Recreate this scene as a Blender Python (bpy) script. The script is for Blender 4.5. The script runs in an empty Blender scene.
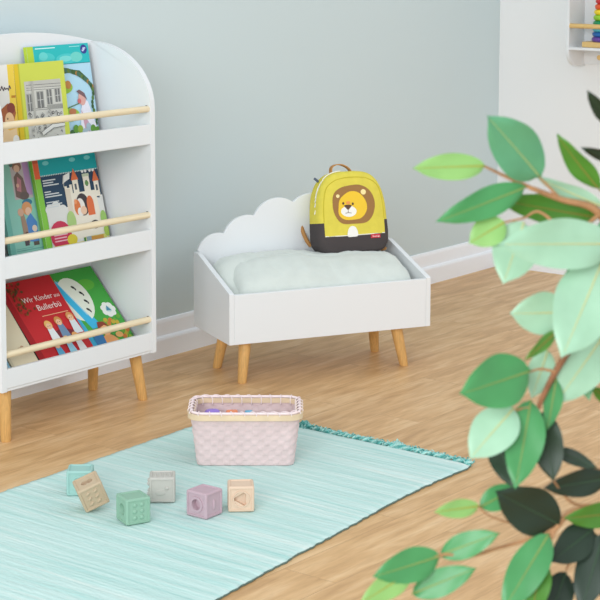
import bpy, bmesh, math, random
from math import sin, cos, pi, sqrt, atan2, radians
from mathutils import Vector, Matrix, noise
from mathutils.bvhtree import BVHTree
SC = bpy.context.scene
COL = SC.collection
RND = random.Random(7)

# ------------------------------------------------------------------ camera
F, PX, PY = 1839.6, 296.94, 130.86
PITCH, YAW, ROLL, CAMH = 0.115125, 0.906644, 0.00279, 1.3425
FW = Vector((sin(YAW)*cos(PITCH), cos(YAW)*cos(PITCH), -sin(PITCH)))
RT0 = Vector((cos(YAW), -sin(YAW), 0)); UP0 = RT0.cross(FW)
RT = RT0*cos(ROLL) + UP0*sin(ROLL); UP = UP0*cos(ROLL) - RT0*sin(ROLL)
CP = Vector((0, 0, CAMH))
cam = bpy.data.cameras.new('camera'); co = bpy.data.objects.new('camera', cam); COL.objects.link(co)
co.matrix_world = Matrix(((RT.x, UP.x, -FW.x, CP.x), (RT.y, UP.y, -FW.y, CP.y), (RT.z, UP.z, -FW.z, CP.z), (0, 0, 0, 1)))
cam.sensor_width = 36; cam.lens = F*36/600
cam.shift_x = (300-PX)/600; cam.shift_y = -(300-PY)/600
cam.dof.use_dof = True; cam.dof.focus_distance = 5.1; cam.dof.aperture_fstop = cam.lens/6.0
SC.camera = co
def ray(x, y): return FW + RT*((x-PX)/F) + UP*((PY-y)/F)
def deep(x, y, d): return CP + ray(x, y)*d           # a point of the ficus, d metres in front of the camera

# ------------------------------------------------------------------ materials
def lin(c):
    return tuple(((v/255)/12.92 if v/255 <= .04045 else ((v/255+.055)/1.055)**2.4) for v in c) + (1,)
MATS = {}
def mat(name, rgb, rough=.5, spec=.5, var=0, vscale=20, bump=0, bscale=200, stretch=(1, 1, 1), trans=0, coat=0, sheen=0):
    if name in MATS: return MATS[name]
    m = bpy.data.materials.new(name); m.use_nodes = True; nt = m.node_tree; b = nt.nodes['Principled BSDF']
    b.inputs['Base Color'].default_value = lin(rgb); b.inputs['Roughness'].default_value = rough
    b.inputs['Specular IOR Level'].default_value = spec
    if coat: b.inputs['Coat Weight'].default_value = coat
    if sheen: b.inputs['Sheen Weight'].default_value = sheen
    if var or bump:
        tc = nt.nodes.new('ShaderNodeTexCoord'); mp = nt.nodes.new('ShaderNodeMapping'); mp.inputs['Scale'].default_value = stretch
        nt.links.new(tc.outputs['Object'], mp.inputs['Vector'])
    if var:
        n = nt.nodes.new('ShaderNodeTexNoise'); n.inputs['Scale'].default_value = vscale; n.inputs['Detail'].default_value = 5
        nt.links.new(mp.outputs[0], n.inputs['Vector'])
        r = nt.nodes.new('ShaderNodeValToRGB'); c = lin(rgb)
        r.color_ramp.elements[0].position = .3; r.color_ramp.elements[1].position = .7
        r.color_ramp.elements[0].color = tuple(v*(1-var) for v in c[:3])+(1,)
        r.color_ramp.elements[1].color = tuple(min(1, v*(1+var)) for v in c[:3])+(1,)
        nt.links.new(n.outputs['Fac'], r.inputs[0]); nt.links.new(r.outputs[0], b.inputs['Base Color'])
    if bump:
        n2 = nt.nodes.new('ShaderNodeTexNoise'); n2.inputs['Scale'].default_value = bscale; n2.inputs['Detail'].default_value = 3
        nt.links.new(mp.outputs[0], n2.inputs['Vector'])
        bp = nt.nodes.new('ShaderNodeBump'); bp.inputs['Strength'].default_value = bump; bp.inputs['Distance'].default_value = .002
        nt.links.new(n2.outputs['Fac'], bp.inputs['Height']); nt.links.new(bp.outputs[0], b.inputs['Normal'])
    if trans:
        out = nt.nodes['Material Output']; t = nt.nodes.new('ShaderNodeBsdfTranslucent'); t.inputs[0].default_value = lin(rgb)
        mx = nt.nodes.new('ShaderNodeMixShader'); mx.inputs[0].default_value = trans
        nt.links.new(b.outputs[0], mx.inputs[1]); nt.links.new(t.outputs[0], mx.inputs[2]); nt.links.new(mx.outputs[0], out.inputs[0])
    MATS[name] = m; return m
def ink(rgb): return mat('ink_%d_%d_%d' % rgb, rgb, .55, .3)

WHITE = mat('white_lacquer', (229, 231, 233), .35, .4, bump=.02, bscale=60)
BEECH = mat('beech_wood', (232, 215, 182), .5, .3, var=.08, vscale=12, stretch=(1, 12, 12))
LEGW = mat('oak_leg_wood', (214, 168, 104), .45, .35, var=.14, vscale=30, stretch=(8, 8, 1))
RODW = mat('shelf_rod_wood', (222, 186, 122), .45, .35, var=.08, vscale=25, stretch=(8, 2, 8))
WALLB = mat('wall_paint_aqua', (204, 217, 219), .9, .1, bump=.04, bscale=250)
WALLW = mat('wall_paint_white', (238, 238, 238), .9, .1, bump=.04, bscale=250)
SKIRT = mat('skirting_white', (246, 249, 254), .45, .35, bump=.02)
DARK = mat('screw_metal', (70, 66, 62), .4)

def floor_mat():
    m = bpy.data.materials.new('oak_plank_floor'); m.use_nodes = True; nt = m.node_tree; N = nt.nodes.new; L = nt.links.new
    b = nt.nodes['Principled BSDF']; tc = N('ShaderNodeTexCoord')
    br = N('ShaderNodeTexBrick'); br.inputs['Scale'].default_value = 1
    br.inputs['Brick Width'].default_value = 1.1; br.inputs['Row Height'].default_value = .135
    br.inputs['Mortar Size'].default_value = .0009; br.inputs['Mortar Smooth'].default_value = .4; br.inputs['Bias'].default_value = 0
    br.offset = .37
    br.inputs['Color1'].default_value = (0, 0, 0, 1); br.inputs['Color2'].default_value = (1, 1, 1, 1); br.inputs['Mortar'].default_value = (.5, .5, .5, 1)
    L(tc.outputs['Object'], br.inputs['Vector'])
    # a different stretch of grain on every plank
    sh = N('ShaderNodeVectorMath'); sh.operation = 'MULTIPLY_ADD'; sh.inputs[1].default_value = (7, 3, 5)
    L(br.outputs['Color'], sh.inputs[0]); L(tc.outputs['Object'], sh.inputs[2])
    mp = N('ShaderNodeMapping'); mp.inputs['Scale'].default_value = (3.0, 17, 1); L(sh.outputs[0], mp.inputs['Vector'])
    n1 = N('ShaderNodeTexNoise'); n1.inputs['Scale'].default_value = 1.6; n1.inputs['Detail'].default_value = 6; n1.inputs['Distortion'].default_value = .6
    L(mp.outputs[0], n1.inputs['Vector'])
    mp2 = N('ShaderNodeMapping'); mp2.inputs['Scale'].default_value = (11, 110, 1); L(sh.outputs[0], mp2.inputs['Vector'])
    n2 = N('ShaderNodeTexNoise'); n2.inputs['Scale'].default_value = 1.5; n2.inputs['Detail'].default_value = 4; L(mp2.outputs[0], n2.inputs['Vector'])
    cr = N('ShaderNodeValToRGB'); e = cr.color_ramp.elements
    e[0].position = .3; e[0].color = lin((197, 153, 104)); e[1].position = .68; e[1].color = lin((229, 191, 144))
    e2 = cr.color_ramp.elements.new(.5); e2.color = lin((216, 173, 122))
    L(n1.outputs['Fac'], cr.inputs[0])
    mx = N('ShaderNodeMix'); mx.data_type = 'RGBA'; mx.blend_type = 'MULTIPLY'; mx.inputs[0].default_value = .42
    c2 = N('ShaderNodeValToRGB'); c2.color_ramp.elements[0].position = .32; c2.color_ramp.elements[0].color = (.72, .66, .6, 1); c2.color_ramp.elements[1].position = .55
    L(n2.outputs['Fac'], c2.inputs[0]); L(cr.outputs[0], mx.inputs[6]); L(c2.outputs[0], mx.inputs[7])
    mv = N('ShaderNodeMix'); mv.data_type = 'RGBA'; mv.blend_type = 'MULTIPLY'; mv.inputs[0].default_value = .5
    c3 = N('ShaderNodeValToRGB'); c3.color_ramp.elements[0].color = (.86, .84, .82, 1)
    L(br.outputs['Color'], c3.inputs[0]); L(mx.outputs[2], mv.inputs[6]); L(c3.outputs[0], mv.inputs[7])
    ms = N('ShaderNodeMix'); ms.data_type = 'RGBA'; ms.inputs[7].default_value = lin((176, 134, 92))
    L(br.outputs['Fac'], ms.inputs[0]); L(mv.outputs[2], ms.inputs[6]); L(ms.outputs[2], b.inputs['Base Color'])
    b.inputs['Roughness'].default_value = .42; b.inputs['Specular IOR Level'].default_value = .4
    bp = N('ShaderNodeBump'); bp.inputs['Strength'].default_value = .08; bp.inputs['Distance'].default_value = .001
    L(n2.outputs['Fac'], bp.inputs['Height']); L(bp.outputs[0], b.inputs['Normal'])
    return m

def rug_mat():
    m = bpy.data.materials.new('mint_rag_weave'); m.use_nodes = True; nt = m.node_tree; N = nt.nodes.new; L = nt.links.new
    b = nt.nodes['Principled BSDF']; tc = N('ShaderNodeTexCoord')
    mp = N('ShaderNodeMapping'); mp.inputs['Scale'].default_value = (60, 1.6, 1); L(tc.outputs['Object'], mp.inputs['Vector'])
    n = N('ShaderNodeTexNoise'); n.inputs['Scale'].default_value = 1; n.inputs['Detail'].default_value = 6; n.inputs['Roughness'].default_value = .65; L(mp.outputs[0], n.inputs['Vector'])
    cr = N('ShaderNodeValToRGB'); e = cr.color_ramp.elements
    e[0].position = .28; e[0].color = lin((166, 208, 203)); e[1].position = .74; e[1].color = lin((222, 230, 223))
    a = e.new(.42); a.color = lin((187, 217, 211)); a = e.new(.56); a.color = lin((200, 223, 218))
    L(n.outputs['Fac'], cr.inputs[0]); L(cr.outputs[0], b.inputs['Base Color'])
    b.inputs['Roughness'].default_value = .95; b.inputs['Specular IOR Level'].default_value = .1
    mp2 = N('ShaderNodeMapping'); mp2.inputs['Scale'].default_value = (140, 40, 1); L(tc.outputs['Object'], mp2.inputs['Vector'])
    n2 = N('ShaderNodeTexNoise'); n2.inputs['Scale'].default_value = 1; n2.inputs['Detail'].default_value = 3; L(mp2.outputs[0], n2.inputs['Vector'])
    bp = N('ShaderNodeBump'); bp.inputs['Strength'].default_value = .5; bp.inputs['Distance'].default_value = .004
    L(n2.outputs['Fac'], bp.inputs['Height']); L(bp.outputs[0], b.inputs['Normal'])
    return m

# ------------------------------------------------------------------ mesh builder
class MB:
    def __init__(self): self.v = []; self.f = []; self.m = []; self.mats = []
    def mi(self, m):
        if m not in self.mats: self.mats.append(m)
        return self.mats.index(m)
    def add(self, vs, fs, m):
        o = len(self.v); k = self.mi(m); self.v += [Vector(p) for p in vs]
        for f in fs: self.f.append([i+o for i in f]); self.m.append(k)
    def box(self, a, b, m):
        x0, y0, z0 = a; x1, y1, z1 = b
        self.add([(x0,y0,z0),(x1,y0,z0),(x1,y1,z0),(x0,y1,z0),(x0,y0,z1),(x1,y0,z1),(x1,y1,z1),(x0,y1,z1)],
                 [(3,2,1,0),(4,5,6,7),(0,1,5,4),(1,2,6,5),(2,3,7,6),(3,0,4,7)], m)
    def rings(self, rr, m, cap0=True, cap1=True, closed=True):
        o = len(self.v); n = len(rr[0]); vs = [p for r in rr for p in r]; fs = []
        for i in range(len(rr)-1):
            for j in range(n if closed else n-1):
                k = (j+1) % n; fs.append((i*n+j, i*n+k, (i+1)*n+k, (i+1)*n+j))
        if cap0: fs.append(tuple(reversed(range(n))))
        if cap1: fs.append(tuple((len(rr)-1)*n+j for j in range(n)))
        self.add(vs, fs, m)
    def tube(self, pts, rad, m, n=10, closed=False):
        pts = [Vector(p) for p in pts]; rad = rad if isinstance(rad, (list, tuple)) else [rad]*len(pts); rr = []
        t0 = (pts[1]-pts[0]).normalized(); nx = t0.orthogonal().normalized()
        for i, p in enumerate(pts):
            if closed: t = (pts[(i+1) % len(pts)]-pts[i-1]).normalized()
            else: t = (pts[min(i+1, len(pts)-1)]-pts[max(i-1, 0)]).normalized()
            nx = (nx - t*nx.dot(t)).normalized(); ny = t.cross(nx)
            rr.append([p + (nx*cos(2*pi*j/n) + ny*sin(2*pi*j/n))*rad[i] for j in range(n)])
        if closed: rr.append(rr[0])
        self.rings(rr, m, not closed, not closed)
    def prism(self, poly, off, m, fn=lambda a, b, c: (a, b, c), depth=.001):
        """outline poly (a,b) extruded in c from off to off+depth, mapped through fn"""
        n = len(poly); vs = [fn(a, b, off) for a, b in poly] + [fn(a, b, off+depth) for a, b in poly]
        fs = [tuple(range(n)), tuple(range(2*n-1, n-1, -1))] + [(j, j+n, (j+1) % n+n, (j+1) % n) for j in range(n)]
        self.add(vs, fs, m)
    def mesh(self, name, smooth=False):
        me = bpy.data.meshes.new(name); me.from_pydata([tuple(p) for p in self.v], [], self.f)
        for m in self.mats: me.materials.append(m)
        for p, k in zip(me.polygons, self.m): p.material_index = k; p.use_smooth = smooth
        bm = bmesh.new(); bm.from_mesh(me); bmesh.ops.remove_doubles(bm, verts=bm.verts, dist=1e-6)
        bmesh.ops.recalc_face_normals(bm, faces=bm.faces); bm.to_mesh(me); bm.free()
        return me
    def build(self, name, parent=None, smooth=False, bevel=0, angle=40):
        o = bpy.data.objects.new(name, self.mesh(name, smooth)); COL.objects.link(o)
        if parent: o.parent = parent
        if bevel:
            b = o.modifiers.new('bevel', 'BEVEL'); b.width = bevel; b.segments = 2; b.limit_method = 'ANGLE'; b.angle_limit = radians(50)
        if smooth and angle < 180:
            o.data.set_sharp_from_angle(angle=radians(angle))
        return o
def thing(name, label, cat, loc=(0, 0, 0), rotz=0, group=None, rot=None):
    o = bpy.data.objects.new(name, None); COL.objects.link(o); o.location = loc
    o.rotation_euler = rot if rot else (0, 0, rotz); o.empty_display_size = .05
    return tag(o, label, cat, group)
def tag(o, label, cat, group=None):
    o['label'] = label; o['category'] = cat
    if group: o['group'] = group
    return o
def struct(o): o['kind'] = 'structure'; return o

def ell(cx, cy, rx, ry, n=20, rot=0):
    return [(cx+rx*cos(t)*cos(rot)-ry*sin(t)*sin(rot), cy+rx*cos(t)*sin(rot)+ry*sin(t)*cos(rot)) for t in (2*pi*i/n for i in range(n))]
def rect(x0, y0, x1, y1): return [(x0, y0), (x1, y0), (x1, y1), (x0, y1)]
def rrect(x0, y0, x1, y1, r, n=5):
    o = []
    for cx, cy, a in ((x1-r, y0+r, -90), (x1-r, y1-r, 0), (x0+r, y1-r, 90), (x0+r, y0+r, 180)):
        for i in range(n+1): t = radians(a+90*i/n); o.append((cx+r*cos(t), cy+r*sin(t)))
    return o
def smooth_path(pts, k=6):
    pts = [Vector(p) for p in pts]; out = []
    for i in range(len(pts)-1):
        p0 = pts[max(i-1, 0)]; p1 = pts[i]; p2 = pts[i+1]; p3 = pts[min(i+2, len(pts)-1)]
        for j in range(k):
            t = j/k; out.append(.5*((2*p1)+(p2-p0)*t+(2*p0-5*p1+4*p2-p3)*t*t+(3*p1-p0-3*p2+p3)*t**3))
    out.append(pts[-1]); return out
def arc3(p0, pm, p1, n=12):
    ax, ay = p0; bx, by = pm; cx, cy = p1
    d = 2*(ax*(by-cy)+bx*(cy-ay)+cx*(ay-by))
    ux = ((ax*ax+ay*ay)*(by-cy)+(bx*bx+by*by)*(cy-ay)+(cx*cx+cy*cy)*(ay-by))/d
    uy = ((ax*ax+ay*ay)*(cx-bx)+(bx*bx+by*by)*(ax-cx)+(cx*cx+cy*cy)*(bx-ax))/d
    r = sqrt((ax-ux)**2+(ay-uy)**2); a0 = atan2(ay-uy, ax-ux); am = atan2(by-uy, bx-ux); a1 = atan2(cy-uy, cx-ux)
    def norm(a):   # clockwise distance from a0
        return (a0-a) % (2*pi)
    tot = norm(a1) if norm(am) < norm(a1) else norm(a1)-2*pi
    return [(ux+r*cos(a0-tot*i/n), uy+r*sin(a0-tot*i/n)) for i in range(n+1)]

# ------------------------------------------------------------------ the room
WY, WX = 3.75, 6.056
b = MB(); b.box((-.6, -1.6, -.06), (WX+.1, WY+.1, 0), floor_mat()); struct(b.build('floor'))
b = MB(); b.box((.6, WY, 0), (WX+.1, WY+.1, 2.6), WALLB); struct(b.build('wall_back'))
b = MB(); b.box((WX, .2, 0), (WX+.1, WY, 2.6), WALLW); struct(b.build('wall_right'))
prof = [(0, 0), (-.018, 0), (-.018, .056), (-.0155, .0625), (-.008, .0665), (-.007, .107), (-.0045, .116), (0, .1185)]
b = MB(); b.rings([[(x, WY+a, z) for a, z in prof] for x in (.6, WX-.0005)], SKIRT); struct(b.build('baseboard_back'))
b = MB(); b.rings([[(WX+a, y, z) for a, z in prof] for y in (.2, WY-.0185)], SKIRT); struct(b.build('baseboard_right'))

# ------------------------------------------------------------------ bookshelf
SX0, SX1, SY0, SY1 = 3.142, 3.722, 3.41, 3.655
sh = thing('bookshelf', 'tall white display bookshelf with arched top, round rails and tapered wooden legs', 'bookshelf', (0, 0, 0))
def side_outline():
    o = [(SY0, .138), (SY1-.012, .138), (SY1-.012, .998), (SY1-.022, .998)]
    for i in range(13):
        t = pi/2*i/12; o.append((SY0+.224-.224*sin(t), .822+.176*cos(t)))
    return o
for x in (SX0, SX1-.017):
    b = MB(); b.prism(side_outline(), x, WHITE, lambda a, bb, c: (c, a, bb), .017); b.build('side_panel', sh, bevel=.0015)
o = [(SX0, .138), (SX1, .138)] + [(SX1-(SX1-SX0)*i/24, .998+.035*(1-((i-12)/12)**2)) for i in range(25)]
b = MB(); b.prism(o, SY1-.012, WHITE, lambda a, bb, c: (a, c, bb), .012); b.build('back_panel', sh, bevel=.001)
TIER = [(.152, .196, .2315), (.438, .486, .526), (.733, .779, .8205)]
for fl, rt_, rod in TIER:
    b = MB(); b.box((SX0+.017, SY0+.012, fl-.012), (SX1-.017, SY1-.012, fl), WHITE); b.build('shelf_board', sh, bevel=.001)
    low = {.152: .146, .438: .430, .733: .724}[fl]
    b = MB(); b.box((SX0+.017, SY0+.001, low), (SX1-.017, SY0+.012, rt_), WHITE); b.build('front_rail', sh, bevel=.001)
    b = MB(); b.tube([(SX0+.017, SY0+.012, rod), (SX1-.017, SY0+.012, rod)], .0092, BEECH, 16)
    r_ = b.build('rod', sh, smooth=True)
    b = MB(); b.tube([(SX1-.0215, SY0+.012, rod+.0088), (SX1-.0215, SY0+.012, rod+.0102)], .0026, DARK, 10); b.build('screw', r_)
b = MB(); b.box((SX0+.017, SY0+.004, .1385), (SX1-.017, SY1-.014, .145), WHITE); b.build('base_board', sh)
def leg(parent, foot, top, r0, r1, name='leg'):
    b = MB(); f_, t_ = Vector(foot), Vector(top); rr = []
    for k, (t, r) in enumerate(((0, r0*.86), (.025, r0), (1, r1))):
        p = f_.lerp(t_, t); rr.append([p+Vector((cos(2*pi*j/20)*r, sin(2*pi*j/20)*r, 0)) for j in range(20)])
    b.rings(rr, LEGW); return b.build(name, parent, smooth=True)
for fx, fy, tx, ty in ((3.178, 3.438, 3.186, 3.45), (3.702, 3.444, 3.684, 3.459), (3.695, 3.632, 3.686, 3.62), (3.178, 3.632, 3.186, 3.62)):
    leg(sh, (fx, fy, 0), (tx, ty, .1385), .0136, .0178)

# ------------------------------------------------------------------ books
def text_polys(txt, h):
    cu = bpy.data.curves.new('t', 'FONT'); cu.body = txt; cu.size = h; cu.resolution_u = 2
    ob = bpy.data.objects.new('t', cu); COL.objects.link(ob); dg = bpy.context.evaluated_depsgraph_get()
    me = ob.evaluated_get(dg).to_mesh(); vs = [(v.co.x, v.co.y) for v in me.vertices]; fs = [tuple(p.vertices) for p in me.polygons]
    ob.evaluated_get(dg).to_mesh_clear(); bpy.data.objects.remove(ob); bpy.data.curves.remove(cu)
    return vs, fs
class Art:
    """paints shapes on a cover: a (across) and t (up) in metres of the cover, each layer a hair above the last"""
    def __init__(s, mb, w, h): s.b = mb; s.w = w; s.h = h; s.k = 0
    def clip(s, a, t): return (min(max(a, .0004), s.w-.0004), min(max(t, .0004), s.h-.0004))
    def poly(s, pts, rgb, unit=True):
        s.k += 1; d = -.00012-.00003*s.k; q = []
        for a, t in pts:
            if unit: a, t = a*s.w, t*s.h
            p = s.clip(a, t)
            if not q or (abs(q[-1][0]-p[0])+abs(q[-1][1]-p[1])) > 1e-6: q.append(p)
        if len(q) > 2: s.b.add([(a, d, t) for a, t in q], [tuple(range(len(q)))], ink(rgb))
    def ell(s, cx, cy, rx, ry, rgb, rot=0): s.poly(ell(cx, cy, rx, ry*s.w/s.h, 18, rot), rgb)
    def rect(s, x0, y0, x1, y1, rgb): s.poly(rect(x0, y0, x1, y1), rgb)
    def line(s, pts, wd, rgb):
        for (x0, y0), (x1, y1) in zip(pts[:-1], pts[1:]):
            dx, dy = (x1-x0)*s.w, (y1-y0)*s.h; l = sqrt(dx*dx+dy*dy) or 1; nx, ny = -dy/l*wd/2, dx/l*wd/2
            X0, Y0, X1, Y1 = x0*s.w, y0*s.h, x1*s.w, y1*s.h
            s.poly([(X0+nx, Y0+ny), (X1+nx, Y1+ny), (X1-nx, Y1-ny), (X0-nx, Y0-ny)], rgb, False)
    def text(s, txt, x, y, hgt, rgb):
        s.k += 1; d = -.00012-.00003*s.k; vs, fs = text_polys(txt, hgt)
        s.b.add([(x*s.w+a, d, y*s.h+t) for a, t in vs], fs, ink(rgb))
    def child(s, x, y, r, hair, top, face=(236, 190, 155)):
        s.poly([(x-1.2*r, y-4.2*r*s.w/s.h), (x+1.2*r, y-4.2*r*s.w/s.h), (x+.75*r, y-.8*r*s.w/s.h), (x-.75*r, y-.8*r*s.w/s.h)], top)
        s.ell(x, y, r, r*1.1, hair); s.ell(x, y-.35*r*s.w/s.h, r*.72, r*.75, face)
        s.ell(x-.28*r, y-.3*r*s.w/s.h, r*.11, r*.11, (60, 45, 40)); s.ell(x+.28*r, y-.3*r*s.w/s.h, r*.11, r*.11, (60, 45, 40))
def book(label, x0, x1, y, z, lean, h, th, cover, spine, art, name='picture_book', group='picture books on the bookshelf', rz=0):
    """front cover is the local plane y=0; it leans back by slope lean"""
    a = math.atan(lean); w = x1-x0
    r = thing(name, label, 'book', (x0, y, z+th*sin(a)+.0002), 0, group, rot=(-a, 0, rz))
    c = .0014
    b = MB(); b.box((0, 0, 0), (w, c, h), ink(cover)); A = Art(b, w, h); art(A); b.build('front_cover', r)
    b = MB(); b.box((.002, c, .002), (w-.003, th-c, h-.003), mat('book_paper', (236, 232, 222), .8, .2, var=.05, vscale=300, stretch=(.1, 6, .1))); b.build('pages', r)
    b = MB(); b.box((0, th-c, 0), (w, th, h), ink(cover)); b.build('back_cover', r)
    b = MB(); b.box((-.0014, 0, 0), (0, th, h), ink(spine)); b.build('spine', r)
    return r
R2 = random.Random(3)
def art_lake(A):
    A.rect(0, 0, .1, 1, (184, 208, 62)); A.rect(.1, .795, 1, 1, (40, 184, 186)); A.rect(.1, .79, 1, .797, (20, 120, 130))
    for x, y, rx, ry, c in ((.3, .87, .13, .06, (72, 196, 197)), (.25, .89, .07, .05, (104, 208, 206)), (.62, .85, .17, .06, (72, 196, 197)), (.78, .86, .1, .06, (110, 206, 196)), (.6, .85, .1, .035, (120, 212, 208))): A.ell(x, y, rx, ry, c)
    A.rect(.13, .968, .45, .978, (210, 240, 240)); A.rect(.68, .968, .85, .975, (160, 226, 226))
    A.ell(.915, .935, .055, .055, (52, 62, 140)); A.line([(.885, .93), (.9, .915), (.92, .95), (.945, .945)], .004, (200, 205, 235)); A.line([(.9, .95), (.925, .925)], .004, (200, 205, 235))
    A.poly([(.4, .72), (.6, .74), (.8, .715), (.93, .62), (1, .5), (1, .44), (.93, .55), (.8, .665), (.62, .7), (.5, .69)], (70, 100, 62))
    for i in range(26):
        t = i/25; x = .45+.53*t; y = .735-.2*t**2.4
        A.ell(x, y, .022, .03, R2.choice([(60, 92, 50), (96, 120, 52), (170, 120, 60), (70, 110, 90)]), R2.random())
    for i in range(11): A.ell(.96+.02*sin(i), .55-.045*i, .02, .028, R2.choice([(60, 92, 50), (90, 124, 60)]))
    A.ell(.52, .55, .13, .075, (148, 186, 62)); A.ell(.46, .57, .05, .06, (160, 170, 70)); A.ell(.58, .575, .05, .05, (190, 130, 70))
    A.ell(.55, .26, .16, .08, (150, 190, 66)); A.ell(.6, .29, .06, .04, (190, 120, 80)); A.line([(.44, .315), (.72, .37)], .003, (90, 120, 80))
    A.poly([(.76, .02), (.7, .1), (.74, .3), (.8, .42), (.87, .38), (.97, .1), (.93, .0)], (232, 228, 238)); A.poly([(.74, .3), (.86, .14), (.84, .05), (.77, .1)], (206, 160, 175))
    A.ell(.78, .42, .06, .085, (222, 168, 158)); A.poly([(.7, .5), (.75, .515), (.83, .47), (.86, .4), (.8, .44), (.74, .47)], (120, 92, 96)); A.ell(.73, .395, .03, .03, (205, 110, 110))
    for i in range(12): A.ell(.2+.07*i, .09+.03*sin(i*2.2), .045, .05, R2.choice([(100, 150, 60), (70, 110, 66), (150, 176, 70), (170, 190, 200)]))
    A.ell(.45, .12, .07, .08, (190, 208, 216)); A.rect(.1, .0, 1, .045, (120, 160, 62))
book('book with teal top band over a pale blue picture, rightmost in top shelf tier', 3.447, 3.682, 3.582, .733, .168, .264, .011, (178, 214, 232), (184, 208, 62), art_lake)
def art_sketch(A):
    A.rect(0, 0, .075, 1, (222, 190, 40)); A.rect(.075, 0, .1, 1, (190, 186, 52))
    A.rect(.165, .0, .9, .78, (206, 204, 196)); D = (92, 92, 92); G = (140, 140, 136)
    A.poly([(.165, .78), (.9, .78), (.9, .68), (.165, .72)], (190, 188, 180)); A.rect(.165, .0, .25, .78, (196, 194, 187))
    for yy in (.735, .7, .675, .45, .43): A.line([(.2, yy), (.9, yy-.01)], .0012, D)
    for x0, x1, y0, y1 in ((.4, .52, .45, .64), (.6, .69, .48, .66), (.77, .86, .5, .66), (.2, .28, .42, .62)):
        A.rect(x0-.015, y0, x1+.015, y1+.012, (168, 167, 160)); A.rect(x0, y0, x1, y1, (116, 116, 114)); A.rect((x0+x1)/2-.006, y0, (x0+x1)/2+.006, y1, (206, 204, 198)); A.line([(x0, (y0+y1)/2), (x1, (y0+y1)/2)], .0014, (206, 204, 198))
    A.rect(.58, .42, .9, .475, (176, 175, 168))
    for i in range(14): A.line([(.59+.023*i, .42), (.59+.023*i, .475)], .001, D)
    A.rect(.3, .3, .34, .78, (180, 178, 170))
    for i in range(60):
        x = .2+.68*R2.random(); y = .04+.36*R2.random(); r = .012+.016*R2.random()
        c = R2.choice([D, D, G, (60, 60, 62)])
        if R2.random() < .6: A.line([(x-r, y), (x, y+r*1.1), (x+r, y), (x+r*.6, y-r)], .0016, c)
        else: A.ell(x, y, r, r, c); A.ell(x, y, r*.62, r*.62, (210, 208, 200))
    A.poly([(.4, .16), (.62, .24), (.88, .24), (.88, .2), (.64, .19), (.42, .11)], (222, 220, 214)); A.line([(.4, .16), (.62, .24), (.88, .24)], .0015, D); A.line([(.42, .11), (.64, .19), (.88, .2)], .0015, D)
    for i in range(12): A.line([(.46+.035*i, .02), (.46+.035*i, .09)], .0035, R2.choice([D, G]))
book('thick lime green book with grey drawing of a house, in top shelf tier', 3.366, 3.549, 3.562, .733, .123, .2225, .015, (203, 211, 84), (222, 190, 40), art_sketch)
def art_girl(A):
    A.rect(.86, 0, 1, 1, (236, 204, 76)); A.rect(.5, 0, .97, .36, (240, 190, 90)); A.rect(.9, .6, 1, .63, (190, 130, 40))
    for i in range(7): A.line([(.52+.055*i, .69+.02*(i % 2)), (.545+.055*i, .75-.015*(i % 3)), (.57+.055*i, .69+.01*i/3)], .0032, (84, 74, 80))
    A.poly([(.55, .1), (.58, .3), (.66, .48), (.8, .54), (.95, .5), (.97, .42), (.9, .3), (.8, .36), (.72, .2), (.66, .08)], (168, 96, 60)); A.ell(.87, .48, .09, .09, (136, 66, 52))
    A.ell(.82, .34, .1, .13, (238, 196, 150)); A.poly([(.62, .02), (.68, .28), (.8, .22), (.96, .24), (.97, .02)], (240, 206, 160)); A.ell(.93, .1, .07, .08, (240, 236, 230)); A.ell(.95, .05, .06, .04, (196, 52, 48)); A.ell(.78, .36, .012, .016, (80, 50, 40))
book('white and yellow book with a brown-haired girl, leftmost on top shelf tier', 3.2, 3.3635, 3.566, .733, .1, .2235, .012, (230, 228, 222), (230, 228, 222), art_girl)
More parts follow.
